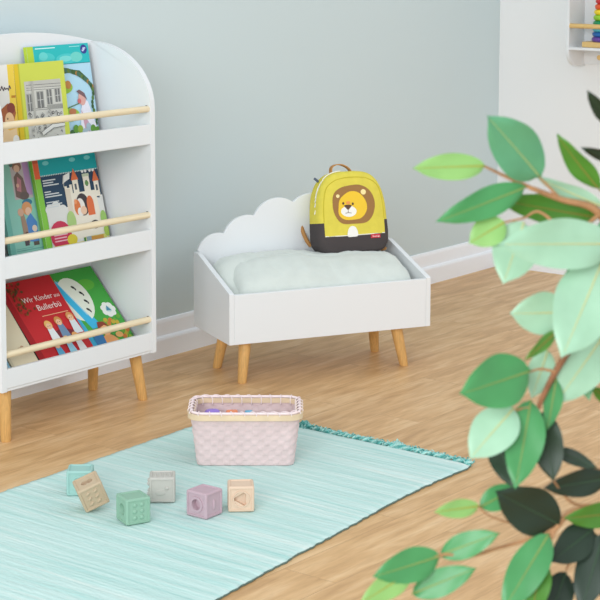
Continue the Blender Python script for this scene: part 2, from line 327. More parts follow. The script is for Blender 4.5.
def art_castle(A):
    A.rect(0, 0, .085, 1, (138, 204, 76)); A.rect(0, .74, .085, .91, (232, 102, 62)); A.rect(0, .9, .085, 1, (200, 90, 60))
    A.rect(.085, .765, 1, 1, (28, 166, 172)); A.rect(.085, .4, 1, .765, (44, 70, 96))
    for x in (.2, .62, .86): A.ell(x, .89, .05, .025, (120, 206, 206))
    for i in range(34): A.ell(.1+.027*i, .765, .008, .008, (220, 232, 230))
    A.rect(.085, 0, 1, .42, (228, 228, 224))
    for x, y, r in ((.14, .42, .07), (.24, .44, .075), (.34, .41, .06), (.9, .42, .07), (1, .45, .06)): A.ell(x, y, r, r*.8, (228, 228, 224))
    W = (240, 232, 216); O = (226, 116, 72)
    A.poly([(.42, .2), (.42, .63), (.46, .63), (.46, .61), (.5, .61), (.5, .64), (.54, .64), (.54, .55), (.9, .55), (.93, .1), (.42, .08)], W)
    A.rect(.42, .2, .5, .6, (226, 214, 196))
    for x, w, y0, y1 in ((.6, .09, .5, .68), (.78, .1, .5, .7), (.93, .08, .48, .64)):
        A.rect(x-w/2, y0, x+w/2, y1, W); A.rect(x-.015, y1-.1, x+.015, y1-.04, (90, 96, 104))
    for x, w, y in ((.6, .06, .68), (.93, .055, .64)): A.poly([(x-w, y), (x+w, y), (x, y+.12)], O)
    A.rect(.725, .7, .835, .73, (200, 208, 180)); A.ell(.78, .63, .03, .03, (110, 150, 90))
    A.poly([(.4, .655), (.43, .74), (.54, .765), (.52, .7), (.43, .67)], (236, 236, 232)); A.line([(.41, .62), (.44, .74)], .002, (200, 200, 190))
    for x in (.74, .79, .86, .91): A.ell(x, .755, .02, .018, (240, 240, 236))
    A.ell(.66, .42, .1, .13, (70, 62, 66)); A.ell(.62, .4, .07, .1, (238, 232, 224)); A.ell(.78, .42, .055, .09, O); A.rect(.725, .3, .835, .42, O)
    A.ell(.57, .4, .05, .09, (224, 124, 70)); A.ell(.6, .35, .04, .05, (240, 236, 230)); A.ell(.66, .36, .05, .05, (240, 200, 170)); A.ell(.55, .46, .02, .03, (240, 160, 110))
    for r in ((.1, .71, .3, .722), (.1, .685, .26, .697), (.1, .66, .34, .672), (.1, .595, .2, .606), (.1, .57, .32, .582), (.1, .545, .36, .557), (.1, .49, .3, .5), (.1, .465, .34, .476), (.1, .44, .28, .451)): A.rect(*r, (214, 220, 222))
    A.ell(.44, .27, .07, .12, (176, 206, 130)); A.ell(.24, .15, .165, .165, (206, 58, 88))
    for k in range(5): A.rect(.13, .21-.03*k, .34-.02*(k % 2), .222-.03*k, (240, 190, 200))
    A.rect(.1, 0, 1, .05, (226, 208, 66)); A.ell(.4, .09, .08, .06, (226, 208, 66)); A.rect(.6, .03, .95, .09, (214, 212, 120)); A.rect(.66, .045, .9, .085, (206, 150, 70)); A.rect(.62, .045, .7, .09, (150, 170, 180)); A.rect(.58, .03, .61, .085, (70, 130, 60))
    A.ell(.8, .2, .075, .05, (62, 54, 56)); A.ell(.8, .185, .05, .03, (226, 120, 80)); A.ell(.95, .25, .05, .09, (160, 200, 110)); A.ell(.97, .12, .05, .07, (170, 200, 90))
book('book with a white castle on dark blue under a teal band, middle shelf tier', 3.446, 3.688, 3.551, .438, .238, .272, .011, (228, 228, 224), (138, 204, 76), art_castle)
def art_mint(A0):
    class S:
        def __getattr__(s, k): return getattr(A0, k)
        def f(s, x): return x if x < .2 else .25+(x-.37)*.85 if x < .9 else x
        def rect(s, a, b, c, d, q): A0.rect(s.f(a), b, s.f(c), d, q)
        def ell(s, x, y, rx, ry, q): A0.ell(s.f(x), y, rx, ry, q)
        def poly(s, p, q): A0.poly([(s.f(x), y) for x, y in p], q)
    A = S()
    A.rect(0, 0, .09, 1, (120, 190, 176)); A.rect(.37, .57, .8, .97, (196, 188, 190)); A.rect(.66, .6, .8, .97, (190, 150, 200)); A.ell(.53, .9, .09, .075, (150, 110, 96)); A.ell(.52, .88, .06, .055, (230, 190, 165))
    A.poly([(.4, .6), (.42, .8), (.52, .85), (.63, .78), (.68, .6), (.55, .56)], (128, 104, 98)); A.poly([(.44, .66), (.5, .8), (.58, .76), (.54, .64)], (190, 130, 140)); A.ell(.6, .6, .09, .06, (110, 96, 94)); A.ell(.48, .71, .03, .03, (226, 180, 160)); A.ell(.4, .93, .04, .04, (90, 120, 110))
    A.ell(.63, .53, .1, .05, (70, 130, 160)); A.ell(.6, .47, .1, .1, (226, 160, 110)); A.ell(.62, .44, .06, .06, (238, 196, 170)); A.poly([(.5, .14), (.54, .36), (.66, .42), (.78, .32), (.76, .12)], (86, 140, 204)); A.poly([(.42, .16), (.42, .42), (.5, .44), (.54, .3), (.54, .12)], (170, 140, 120)); A.ell(.44, .44, .06, .06, (220, 176, 150)); A.ell(.5, .2, .04, .06, (120, 90, 80)); A.ell(.7, .26, .05, .05, (236, 210, 190)); A.rect(.42, .1, .52, .15, (90, 80, 86)); A.rect(.62, .09, .75, .13, (100, 90, 80))
    A.rect(.1, .055, .95, .062, (100, 170, 160)); A.rect(.1, .075, .6, .08, (110, 180, 168))
book('mint green book with a boy and girl picture, left in middle shelf tier', 3.330, 3.513, 3.5655, .438, .236, .268, .011, (148, 208, 192), (120, 190, 176), art_mint, rz=0)
def art_green(A):
    A.rect(0, .0, .06, 1, (206, 200, 60)); A.rect(.03, 0, .97, .99, (70, 166, 68)); A.ell(.75, .8, .14, .08, (96, 178, 64))
    A.poly([(.03, .9), (.24, .9), (.3, .86), (.4, .0), (.03, .0)], (70, 180, 220)); A.poly([(.22, .9), (.36, .9), (.62, .3), (.45, .3)], (62, 182, 226))
    A.poly(ell(.47, .66, .24, .265, 24, -.25), (232, 236, 222)); A.poly([(.22, .9), (.33, .9), (.58, .3), (.45, .3)], (62, 182, 226)); A.line([(.32, .92), (.5, .46)], .002, (190, 230, 240))
    for x, y in ((.53, .8), (.6, .72), (.6, .62), (.56, .52)):
        A.ell(x, y, .028, .018, (40, 40, 40), -.6); A.ell(x+.02, y-.025, .012, .02, (50, 50, 50))
    for i in range(7): t = i*2*pi/7; A.ell(.86+.07*cos(t), .47+.055*sin(t), .048, .044, (236, 238, 232))
    A.ell(.86, .47, .045, .045, (210, 226, 220)); A.poly([(.82, .46), (.86, .52), (.9, .45)], (70, 140, 170))
    for i in range(26): A.ell(.62+.36*R2.random(), .1+.3*R2.random(), .035, .03, R2.choice([(110, 170, 60), (150, 176, 60), (196, 170, 60), (70, 130, 56), (206, 120, 60)]), R2.random())
    A.ell(.6, .1, .13, .12, (236, 166, 106)); A.ell(.62, .25, .07, .075, (240, 178, 126)); A.poly([(.52, .28), (.56, .36), (.66, .35), (.71, .28), (.64, .31)], (140, 62, 46)); A.ell(.79, .17, .06, .04, (240, 180, 110))
    A.poly([(.36, .06), (.38, .22), (.46, .3), (.54, .22), (.52, .06)], (58, 124, 180)); A.rect(.03, 0, .97, .06, (120, 150, 60)); A.rect(.6, .0, .76, .06, (40, 120, 200)); A.rect(.08, .0, .4, .05, (160, 130, 90)); A.rect(.8, .02, .94, .05, (200, 220, 190))
book('green picture book with white oval and flower, rightmost on bottom shelf tier', 3.456, 3.688, 3.4412, .153, .94, .276, .009, (70, 166, 68), (206, 200, 60), art_green)
def art_red(A):
    A.rect(0, 0, .1, 1, (164, 26, 34))
    for i in range(60): A.ell(.14+.3*R2.random()*(.4+R2.random()*.6), .62+.36*R2.random(), .022, .02, R2.choice([(104, 58, 30), (128, 90, 40), (150, 44, 32), (90, 70, 40), (170, 60, 40)]), R2.random())
    A.text('Wir Kinder', .27, .74, .0235, (244, 232, 228)); A.text('aus', .845, .742, .0165, (244, 232, 228)); A.text('Bullerbü', .44, .63, .0265, (244, 232, 228)); A.rect(.45, .56, .93, .567, (236, 190, 150))
    A.ell(.62, .3, .24, .12, (120, 40, 50)); A.rect(.3, .0, 1, .11, (122, 132, 72))
    for x, y, hc, tc in ((.46, .46, (232, 184, 104), (226, 230, 232)), (.66, .48, (206, 150, 80), (110, 140, 170)), (.9, .5, (214, 150, 90), (216, 222, 226))): A.child(x, y, .065, hc, tc)
    for x, y, hc, tc in ((.4, .24, (190, 120, 66), (92, 168, 204)), (.62, .26, (236, 190, 116), (150, 204, 224)), (.8, .28, (222, 160, 96), (226, 226, 226))): A.child(x, y, .06, hc, tc)
    for i in range(9): A.ell(.36+.07*i, .07, .028, .03, R2.choice([(226, 190, 160), (70, 96, 110), (200, 206, 200), (90, 110, 60)]))
book('red book titled Wir Kinder aus Bullerbü with children sitting, bottom shelf tier', 3.312, 3.512, 3.424, .153, .94, .279, .0115, (196, 40, 46), (52, 34, 32), art_red)
def art_beige(A):
    A.rect(0, 0, .08, 1, (206, 196, 170)); A.ell(.6, .3, .14, .07, (200, 176, 140)); A.ell(.7, .32, .06, .05, (190, 150, 120)); A.rect(.25, .7, .8, .72, (200, 186, 150))
book('plain beige book left of the red one, bottom shelf tier', 3.214, 3.306, 3.424, .153, .9, .262, .011, (224, 212, 182), (206, 196, 170), art_beige)
def art_blue(A): A.rect(.1, .2, .9, .8, (140, 190, 214)); A.poly([(.2, .2), (.5, .1), (.9, .3), (.7, .05)], (230, 240, 244))
book('thin light blue book showing a corner at far left, bottom shelf tier', 3.162, 3.209, 3.424, .153, .9, .2, .008, (150, 196, 216), (60, 80, 96), art_blue)

# ------------------------------------------------------------------ toy box
BA = radians(-27.914); UB = Vector((cos(BA), sin(BA), 0)); VB = Vector((-sin(BA), cos(BA), 0)); BO = Vector((4.018, 3.347, 0))
bx = thing('toy_box', 'white toy box with cloud-shaped back on splayed wooden legs', 'toy box', BO, BA)
U0, U1, V0, V1, ZB, ZF, ZT = -.046, .608, -.02, .268, .119, .2685, .345
b = MB(); b.box((U0+.0152, V0, ZB), (U1-.0152, V0+.015, ZF-.0035), WHITE); b.build('front_panel', bx, bevel=.0012)
for u in (U0, U1-.015):
    b = MB(); b.prism([(V0-.0005, ZB), (V1, ZB), (V1, ZT), (V1-.035, ZT), (V0+.008, ZF+.003), (V0-.0005, ZF)], u, WHITE, lambda a, bb, c: (c, a, bb), .015); b.build('side_panel', bx, bevel=.0012)
pts = [(U0+.0155, ZB), (U0+.0155, .352)]
cl = [((U0+.009, .352), (.02, .399), (.047, .397)), ((.047, .397), (.088, .440), (.146, .445)), ((.146, .445), (.205, .493), (.275, .479)), ((.275, .479), (.35, .503), (.42, .462)), ((.42, .462), (.475, .452), (.515, .407)), ((.515, .407), (.57, .400), (U1-.012, .352))]
o = [(U0+.0155, ZB), (U0+.0155, .34)]
for c in cl: o += arc3(*c)
o += [(U1-.0155, .34), (U1-.0155, ZB)]
b = MB(); b.prism(o, V1-.015, WHITE, lambda a, bb, c: (a, c, bb), .012); b.build('cloud_back_panel', bx, bevel=.0012)
b = MB(); b.box((U0+.0153, V0+.0153, ZB+.002), (U1-.0153, V1-.0153, ZB+.014), WHITE); b.build('bottom_panel', bx)
for fu, fv, tu, tv in ((.002, .002, .02, .022), (.531, .002, .513, .022), (.531, .2, .513, .18), (.002, .2, .02, .18)): leg(bx, (fu, fv, 0), (tu, tv, ZB+.001), .0135, .0185)

# blanket: a folded bundle filling the box
FAB = mat('sage_muslin', (209, 215, 209), .95, .1, var=.03, vscale=30, bump=.25, bscale=350, sheen=.3)
def cloth_shell(uc, uh, vc, vh, top, e=.48, shift=None):
    b = MB(); NU, NC = 110, 64; rr = []
    for i in range(NU+1):
        s = i/NU*2-1; env = (1-abs(s)**9)**.34 if abs(s) < 1 else 0; ring = []
        for j in range(NC):
            t = 2*pi*j/NC; ct, st = cos(t), sin(t)
            px = math.copysign(abs(ct)**e, ct); pz = math.copysign(abs(st)**e, st)
            v = vc+vh*px*(.35+.65*env); u = uc+uh*s
            zm = .5*(top(u, v)+.134); z = zm+(top(u, v)-zm)*pz*env; p = Vector((u, v, z)); k = max(0, pz)
            d = .006*noise.noise(Vector((u*9, v*16, 1)))+.004*noise.noise(Vector((u*26, v*40, 5)))+.0026*noise.noise(Vector((u*60, v*60, 9)))
            p.z += k*d*1.1; p.y += d*.6*(1 if abs(px) < .95 else .2); p.x += d*.5*(1 if abs(s) > .9 else 0)
            p.z = max(p.z, .134); p.y = max(min(p.y, .2445), .0); p.x = min(max(p.x, U0+.017), U1-.017)
            ring.append(p)
        rr.append(ring)
    b.rings(rr, FAB); return b
def blanket():
    base = lambda u, v: .285+.05*min(1, max(0, (v-.01)/.11))**.8+.012*min(1, max(0, (.31-u)/.08))
    back = lambda u, v: base(u, v)-.045*max(0, min(1, (.105-v)/.03))
    front = lambda u, v: base(u, v)+.003-.03*max(0, min(1, (v-.105)/.06))
    o = cloth_shell(.274, .303, .118, .126, back).build('blanket', None, smooth=True, angle=180); o.location = BO; o.rotation_euler = (0, 0, BA)
    cloth_shell(.289, .286, .082, .082, front, .5).build('folded_layer', o, smooth=True, angle=180)
    return tag(o, 'pale sage green blanket folded inside the white toy box', 'blanket')
BL = blanket()

# ------------------------------------------------------------------ lion backpack
YEL = mat('yellow_canvas', (220, 205, 84), .85, .15, var=.05, vscale=40, bump=.2, bscale=500)
CHA = mat('charcoal_canvas', (74, 68, 68), .8, .2, bump=.2, bscale=500)
BRN = mat('brown_webbing', (184, 134, 82), .8, .2, bump=.2, bscale=600)
LIONB = mat('mane_brown_felt', (158, 118, 74), .9, .1, bump=.15, bscale=700)
LIONY = mat('lion_gold_felt', (240, 200, 66), .9, .1, bump=.15, bscale=700)
FELTW = mat('white_felt', (242, 240, 234), .9, .1, bump=.15, bscale=700)
CREAM = mat('cream_felt', (246, 228, 164), .9, .1)
NOSE = mat('nose_brown', (92, 62, 48), .7)
PIPE = mat('white_piping', (238, 236, 226), .7)
YPIPE = mat('yellow_zip_tape', (196, 182, 44), .8)
bu, bv, bz, lean = .4365, .144, .3265, .17
bp_o = BO+UB*bu+VB*bv; bp_o.z = bz
bp = thing('backpack', 'yellow lion backpack with charcoal base sitting on the folded blanket', 'backpack', bp_o, 0, rot=(0, 0, 0))
bp.rotation_euler = (Matrix.Rotation(BA, 3, 'Z') @ Matrix.Rotation(-lean, 3, 'X')).to_euler()
PH = .252
def pack_outline(n=72):
    o = []
    for i in range(n):
        t = 2*pi*i/n-pi/2; ct, st = cos(t), sin(t)
        if st < 0: x = math.copysign(abs(ct)**.28, ct); z = -abs(st)**.28
        else: x = math.copysign(abs(ct)**.62, ct); z = abs(st)**.72
        zz = PH/2+PH/2*z; hw = .1195-.014*max(0, (zz-.07)/.18)**1.4
        if zz < .03: hw -= .006*(1-zz/.03)
        o.append((x*hw, zz))
    return o
PO = pack_outline(); PC = (0, .12)
def pack_body():
    rr = []
    for y, s in ((.092, .0), (.094, .5), (.094, .8), (.092, .93), (.086, .98), (.074, 1.0), (.03, 1.003), (.012, .995), (.003, .965), (-.003, .90), (-.0075, .75), (-.010, .5), (-.011, .25), (-.011, .0)):
        ring = []
        for x, z in PO:
            X, Z = PC[0]+(x-PC[0])*s, PC[1]+(z-PC[1])*s
            w = .0016*noise.noise(Vector((x*30, z*30, y*30)))*(1 if 0 < s < 1.1 else 0)
            ring.append((X, (y*.84 if y > 0 else y)+w, max(Z, 0)))
        rr.append(ring)
    b = MB(); b.rings(rr, YEL, False, False); return b
body_mb = pack_body()
bm_ = bmesh.new(); me_ = body_mb.mesh('tmp', True); bm_.from_mesh(me_)
def cut(bm, co_, no_): bmesh.ops.bisect_plane(bm, geom=list(bm.verts)+list(bm.edges)+list(bm.faces), plane_co=co_, plane_no=no_)
FZ, SZ, SXL = .056, .098, .1015
cut(bm_, (0, 0, FZ), (0, 0, 1)); cut(bm_, (0, 0, SZ), (0, 0, 1)); cut(bm_, (SXL, 0, 0), (1, 0, 0)); cut(bm_, (-SXL, 0, 0), (1, 0, 0)); cut(bm_, (0, .05, 0), (0, 1, 0))
tree = BVHTree.FromBMesh(bm_)
def isdark(c): return c.z < FZ or (c.z < SZ and (abs(c.x) > SXL))
def sub(bm, keep, name, m, off=0):
    b2 = bm.copy(); bmesh.ops.delete(b2, geom=[f for f in b2.faces if not keep(f.calc_center_median())], context='FACES')
    if off:
        b2.normal_update()
        for v in b2.verts: v.co += v.normal*off
    me = bpy.data.meshes.new(name); b2.to_mesh(me); b2.free(); me.materials.append(m)
    for p in me.polygons: p.use_smooth = True
    o = bpy.data.objects.new(name, me); COL.objects.link(o); o.parent = bp; return o
sub(bm_, lambda c: not isdark(c), 'body', YEL)
sub(bm_, isdark, 'base_panel', CHA, .0006)
def fy(x, z):
    h = tree.ray_cast(Vector((x, -1, z)), Vector((0, 1, 0))); return h[0].y if h[0] else 0
def patch(b, pts, m, off):
    cx = sum(p[0] for p in pts)/len(pts); cz = sum(p[1] for p in pts)/len(pts); rr = []
    for s in (1, .8, .6, .4, .2):
        rr.append([(cx+(x-cx)*s, fy(cx+(x-cx)*s, cz+(z-cz)*s)-off, cz+(z-cz)*s) for x, z in pts])
    n = len(pts); vs = [(rr[0][k][0], rr[0][k][1]+off*.9, rr[0][k][2]) for k in range(n)] + [p for r in rr for p in r]
    fs = [(i*n+j, i*n+(j+1) % n, (i+1)*n+(j+1) % n, (i+1)*n+j) for i in range(5) for j in range(n)]; fs.append(tuple(5*n+j for j in range(n)))
    b.add(vs, fs, m)
k_ = .00329
def P(px, py): return ((px-355.3)*k_, .150+(203-py)*k_*.95)        # the pack's own front, measured on its photo
def blob(cx, cy, pts): return smooth_loop([P(cx+a, cy+c) for a, c in pts])
def smooth_loop(p, k=5):
    p = [Vector((a, c, 0)) for a, c in p]; n = len(p); o = []
    for i in range(n):
        p0, p1, p2, p3 = p[i-1], p[i], p[(i+1) % n], p[(i+2) % n]
        for j in range(k):
            t = j/k; q = .5*((2*p1)+(p2-p0)*t+(2*p0-5*p1+4*p2-p3)*t*t+(3*p1-p0-3*p2+p3)*t**3); o.append((q.x, q.y))
    return o
b = MB()
patch(b, blob(0, 0, [(351, 184.5), (362, 184.3), (371, 189), (376.2, 198), (376.5, 207), (373, 216), (366, 221.5), (354, 222), (342, 221), (336, 214), (333.5, 203), (335.5, 192), (342, 186.5)]), LIONB, .0008)
patch(b, blob(0, 0, [(350, 190.8), (358, 190.8), (364, 195), (368, 203), (367.5, 210), (362, 216.5), (354, 218), (345, 217.5), (339.5, 213), (339, 206), (341.5, 197)]), LIONY, .0014)
for c in ((339.2, 194.2, 1.7), (365.5, 191.6, 2.7)): patch(b, [P(c[0]+c[2]*cos(t), c[1]+c[2]*sin(t)) for t in (2*pi*i/16 for i in range(16))], CREAM, .002)
patch(b, blob(0, 0, [(349, 204), (354, 205.5), (357, 209), (355.5, 213), (350.5, 215), (345, 214), (341.5, 210.5), (342.5, 206.5)]), FELTW, .002)
patch(b, blob(0, 0, [(345, 203.6), (349, 203.2), (352.2, 204), (350.5, 206.4), (348.4, 208), (346.4, 206.2)]), NOSE, .0026)
for c in ((344.1, 201.6), (353.7, 202.5)): patch(b, [P(c[0]+1*cos(t), c[1]+1.3*sin(t)) for t in (2*pi*i/12 for i in range(12))], NOSE, .0026)
patch(b, [P(349+2.2*cos(t), 201.2+1.6*sin(t)) for t in (2*pi*i/12 for i in range(12))], mat('blush_felt', (236, 158, 84), .9), .0022)
patch(b, blob(0, 0, [(350.5, 224.3), (354.5, 225), (356.8, 229), (357, 234), (352, 234.6), (347, 234), (347.4, 228)]), FELTW, .0014)
for l in ([(348.4, 208), (348.4, 210.8)], [(345.5, 211.2), (348.4, 210.8), (351.5, 211.4)]):
    b.tube([(P(*q)[0], fy(*P(*q))-.0024, P(*q)[1]) for q in l], .0008, NOSE, 6)
b.build('lion_patch', bp, smooth=True)
def front_line(pts, r, m, name, k=6, off=0):
    q = smooth_path([(x, fy(x, z)-off, z) for x, z in pts], k); b = MB(); b.tube(q, r, m, 8); return b.build(name, bp, smooth=True)
arch = [(-SXL, .1), (-.100, .14), (-.096, .175), (-.085, .205), (-.06, .224), (-.03, .2315), (0, .233), (.03, .2315), (.06, .224), (.085, .205), (.096, .175), (.100, .14), (SXL, .1)]
front_line(arch, .0014, YPIPE, 'pocket_seam', 8)
front_line([(-SXL+.001, FZ+.001), (-.05, FZ), (0, FZ), (.05, FZ), (SXL-.001, FZ+.001)], .0015, PIPE, 'piping', 6)
# zip line along the left edge of the pack
b = MB(); q = []
for (x, z) in [(x, z) for x, z in PO if x < -.02 and z > SZ-.004]: q.append((x*1.018, .0235, PC[1]+(z-PC[1])*1.018))
q.sort(key=lambda p: p[2]-p[0]*3); b.tube(q, .0018, PIPE, 8); b.build('zip', bp, smooth=True)
b = MB(); hp = smooth_path([(-.034, .070, .243), (-.032, .072, .264), (-.018, .073, .274), (.004, .073, .274), (.026, .072, .262), (.036, .070, .244)], 6)
rr = []
for i, p in enumerate(hp):
    t = (hp[min(i+1, len(hp)-1)]-hp[max(i-1, 0)]).normalized(); nrm = t.cross(Vector((0, 1, 0))).normalized()
    rr.append([p+nrm*a+Vector((0, c, 0)) for a, c in ((-.0016, -.009), (.0016, -.009), (.0016, .009), (-.0016, .009))])
b.rings(rr, BRN); b.build('handle', bp, smooth=True)
b = MB(); b.tube(smooth_path([(-.112, .092, .17), (-.128, .102, .13), (-.131, .1, .09), (-.122, .09, .05), (-.11, .086, .03)]), .0065, BRN, 8); b.build('shoulder_strap', bp, smooth=True)
b = MB(); b.tube(smooth_path([(.11, .09, .05), (.125, .08, .018), (.128, .055, .006), (.11, .07, .004)]), .005, BRN, 8); b.build('shoulder_strap', bp, smooth=True)
b = MB(); b.tube(smooth_path([(-.035, .004, .006), (-.03, -.012, .001), (-.018, -.016, -.002), (-.01, -.012, .0), (-.008, .002, .006)]), .0035, mat('amber_webbing', (214, 166, 48), .7), 8); b.build('strap_end', bp, smooth=True)
b = MB(); b.tube([(-.088, .05, .226), (-.096, .05, .2335), (-.1, .05, .236)], .004, mat('zip_pull', (84, 96, 120), .5), 8); b.build('zip_pull', bp, smooth=True)
b = MB(); RED = mat('red_label', (204, 44, 62), .6); x0, x1, z0, z1 = .05, .082, .043, .0545
vs = []; 
for i in range(5):
    x = x0+(x1-x0)*i/4; vs.append([(x, fy(x, z0)-.0005, z0), (x, fy(x, z0)-.0026, z0), (x, fy(x, z1)-.0026, z1), (x, fy(x, z1)-.0005, z1)])
b.rings(vs, RED)
tx, tf = text_polys('lässig', .0095)
mxx = max(p[0] for p in tx); b.add([(x0+.0035+(x1-x0-.007)*p[0]/mxx, fy(x0+.01, .048)-.0032, z0+.0033+p[1]*.75) for p in tx], tf, mat('label_white', (246, 232, 232), .6))
lb = b.build('label_tag', bp); lb['label'] = 'small red cloth label with white lettering'
bm_.free()

# ------------------------------------------------------------------ rug
RUGM = rug_mat()
def rug():
    r = thing('rug', 'pale mint woven rag rug with teal fringed end on the wooden floor', 'rug', (3.2, 2.75, 0))
    def far(x): return 3.121+(x-2.864)*.033 + .0035*noise.noise(Vector((x*60, 0, 3)))+.003*noise.noise(Vector((x*18, 0, 8)))
    def near(x):
        y = 2.287+(x-2.693)*.108
        if x > 3.35: y -= (x-3.35)**2*.20
        if x > 3.72: y += (x-3.72)*.35
        return y+.0035*noise.noise(Vector((x*55, 7, 3)))+.004*noise.noise(Vector((x*16, 9, 8)))
    NX, NY = 460, 60; X0, X1 = 2.1, 3.742
    def pt(i, j, z=None):
        x = X0+(X1-X0)*i/NX; s = j/NY; y0, y1 = near(x), far(x); y = y0+(y1-y0)*s
        dx = (x-2.1)/1.7; xx = x + (-.012*max(0, 1-s/.06)**2+.003*noise.noise(Vector((0, y*25, 2))))*dx**6
        edge = min(s, 1-s, (NX-i)/NX*2); h = .0075+.0012*noise.noise(Vector((xx*160, y*3, 0)))+.0012*noise.noise(Vector((xx*40, y*6, 4)))
        if edge < .012: h *= .75
        return (xx-3.2, y-2.75, h if z is None else z)
    b = MB(); vs = [pt(i, j) for i in range(NX+1) for j in range(NY+1)]
    fs = [(i*(NY+1)+j, (i+1)*(NY+1)+j, (i+1)*(NY+1)+j+1, i*(NY+1)+j+1) for i in range(NX) for j in range(NY)]
    b.add(vs, fs, RUGM)
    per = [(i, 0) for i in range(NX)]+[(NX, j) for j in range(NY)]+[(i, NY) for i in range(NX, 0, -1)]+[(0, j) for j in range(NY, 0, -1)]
    n = len(per); vs = [pt(*p) for p in per]+[pt(*p, z=.0012) for p in per]; b.add(vs, [(k, k+n, (k+1) % n+n, (k+1) % n) for k in range(n)], mat('rug_edge_shade', (98, 118, 110), .95))  # shadow line along the rug's edge painted in as a dark side colour
    b.build('woven_field', r, smooth=True, angle=180)
    # braided end band and knotted tassels
    T3 = mat('dark_teal_fringe', (84, 158, 152), .95, .1, var=.3, vscale=70); T = mat('teal_fringe', (128, 190, 184), .95, .1, var=.3, vscale=70); T2 = mat('mint_fringe', (176, 214, 206), .95, .1, var=.15, vscale=90)
    b = MB()
    for kk, (ph, m) in enumerate(((0, T), (1.6, T2), (3.1, T), (4.7, T3))):
        q = []
        for i in range(361):
            t = i/360; p = Vector(pt(NX, NY*t)); w = noise.noise(Vector((t*70, ph, 0))); w2 = noise.noise(Vector((t*45, ph, 7)))
            a = ph+t*150+2.5*w2
            q.append((p.x+.003+.0045*cos(a)+.003*w, p.y+.002*w2, .0085+.0036*sin(a)+.0022*w2))
        b.tube(q, .0027, m, 6)
    b.build('braided_border', r, smooth=True, angle=180)
    b = MB(); rr = random.Random(5)
    for i in range(520):
        t = rr.random(); p = Vector(pt(NX, NY*t)); q = [(p.x+.003+rr.uniform(-.005, .005), p.y, .011)]; a = rr.uniform(-1.9, 1.9); L = rr.uniform(.006, .015)
        for kk in range(4):
            a += rr.uniform(-1, 1); q.append((q[-1][0]+cos(a)*L/4, q[-1][1]+sin(a)*L/4, min(.016, max(.003, q[-1][2]+rr.uniform(-.003, .003)))))
        b.tube(q, .0013, rr.choice((T, T2, T2, T3)), 5)
    f_ = b.build('fringe', r, smooth=True, angle=180); f_['kind'] = 'stuff'
    for t, ns, sp, mats_ in ((.685, 130, .017, (T, T, T3, T2)), (.30, 90, .013, (T2, T2, T))):      # two frayed knots that stand up from the border
        b = MB(); p = Vector(pt(NX, NY*t))
        for i in range(ns):
            q = [(p.x+.01+rr.uniform(-.011, .011), p.y+rr.uniform(-sp, sp)*.8, rr.uniform(.005, .016))]; a = rr.uniform(0, 6.28)
            for kk in range(6):
                a += rr.uniform(-1.6, 1.6); x, y, z = q[-1]
                x += cos(a)*.004; y += sin(a)*.004; z += rr.uniform(-.004, .0055)
                dd = sqrt((x-p.x-.01)**2+(y-p.y)**2)/sp
                q.append((x, y, min(.030*max(.25, 1-.7*dd), max(.003, z))))
            b.tube(q, .0015, rr.choice(mats_), 5)
        b.build('tassel_knot', r, smooth=True, angle=180)
    return r
rug()
RZ = .0088

# ------------------------------------------------------------------ woven basket
PK = mat('pink_woven_strip', (221, 197, 196), .7, .25, var=.05, vscale=35)
PK2 = mat('pink_lashing', (240, 222, 222), .7, .2)
RIM = mat('pale_rim_wood', (226, 201, 168), .5, .3, var=.07, vscale=30)
def srect(hw, hd, r, n=160):
    L = [(2*(hw-r)), (pi*r/2), (2*(hd-r)), (pi*r/2)]*2; tot = 2*(L[0]+L[2])+4*L[1]; o = []
    for i in range(n):
        s = tot*i/n; segs = [('b',), ('c', 0), ('r',), ('c', 1), ('t',), ('c', 2), ('l',), ('c', 3)]
        lens = [2*(hw-r), pi*r/2, 2*(hd-r), pi*r/2, 2*(hw-r), pi*r/2, 2*(hd-r), pi*r/2]
        k = 0
        while s > lens[k] and k < 7: s -= lens[k]; k += 1
        if k == 0: o.append((-hw+r+s, -hd))
        elif k == 2: o.append((hw, -hd+r+s))
        elif k == 4: o.append((hw-r-s, hd))
        elif k == 6: o.append((-hw, hd-r-s))
        else:
            cx, cy = {1: (hw-r, -hd+r), 3: (hw-r, hd-r), 5: (-hw+r, hd-r), 7: (-hw+r, -hd+r)}[k]; a = {1: -pi/2, 3: 0, 5: pi/2, 7: pi}[k]+s/r
            o.append((cx+r*cos(a), cy+r*sin(a)))
    return o
BKA = radians(-51.5); BKU = Vector((cos(BKA), sin(BKA), 0)); BKV = Vector((-sin(BKA), cos(BKA), 0))
BKC = Vector((3.379, 2.803, RZ-.0004))+BKV*.064
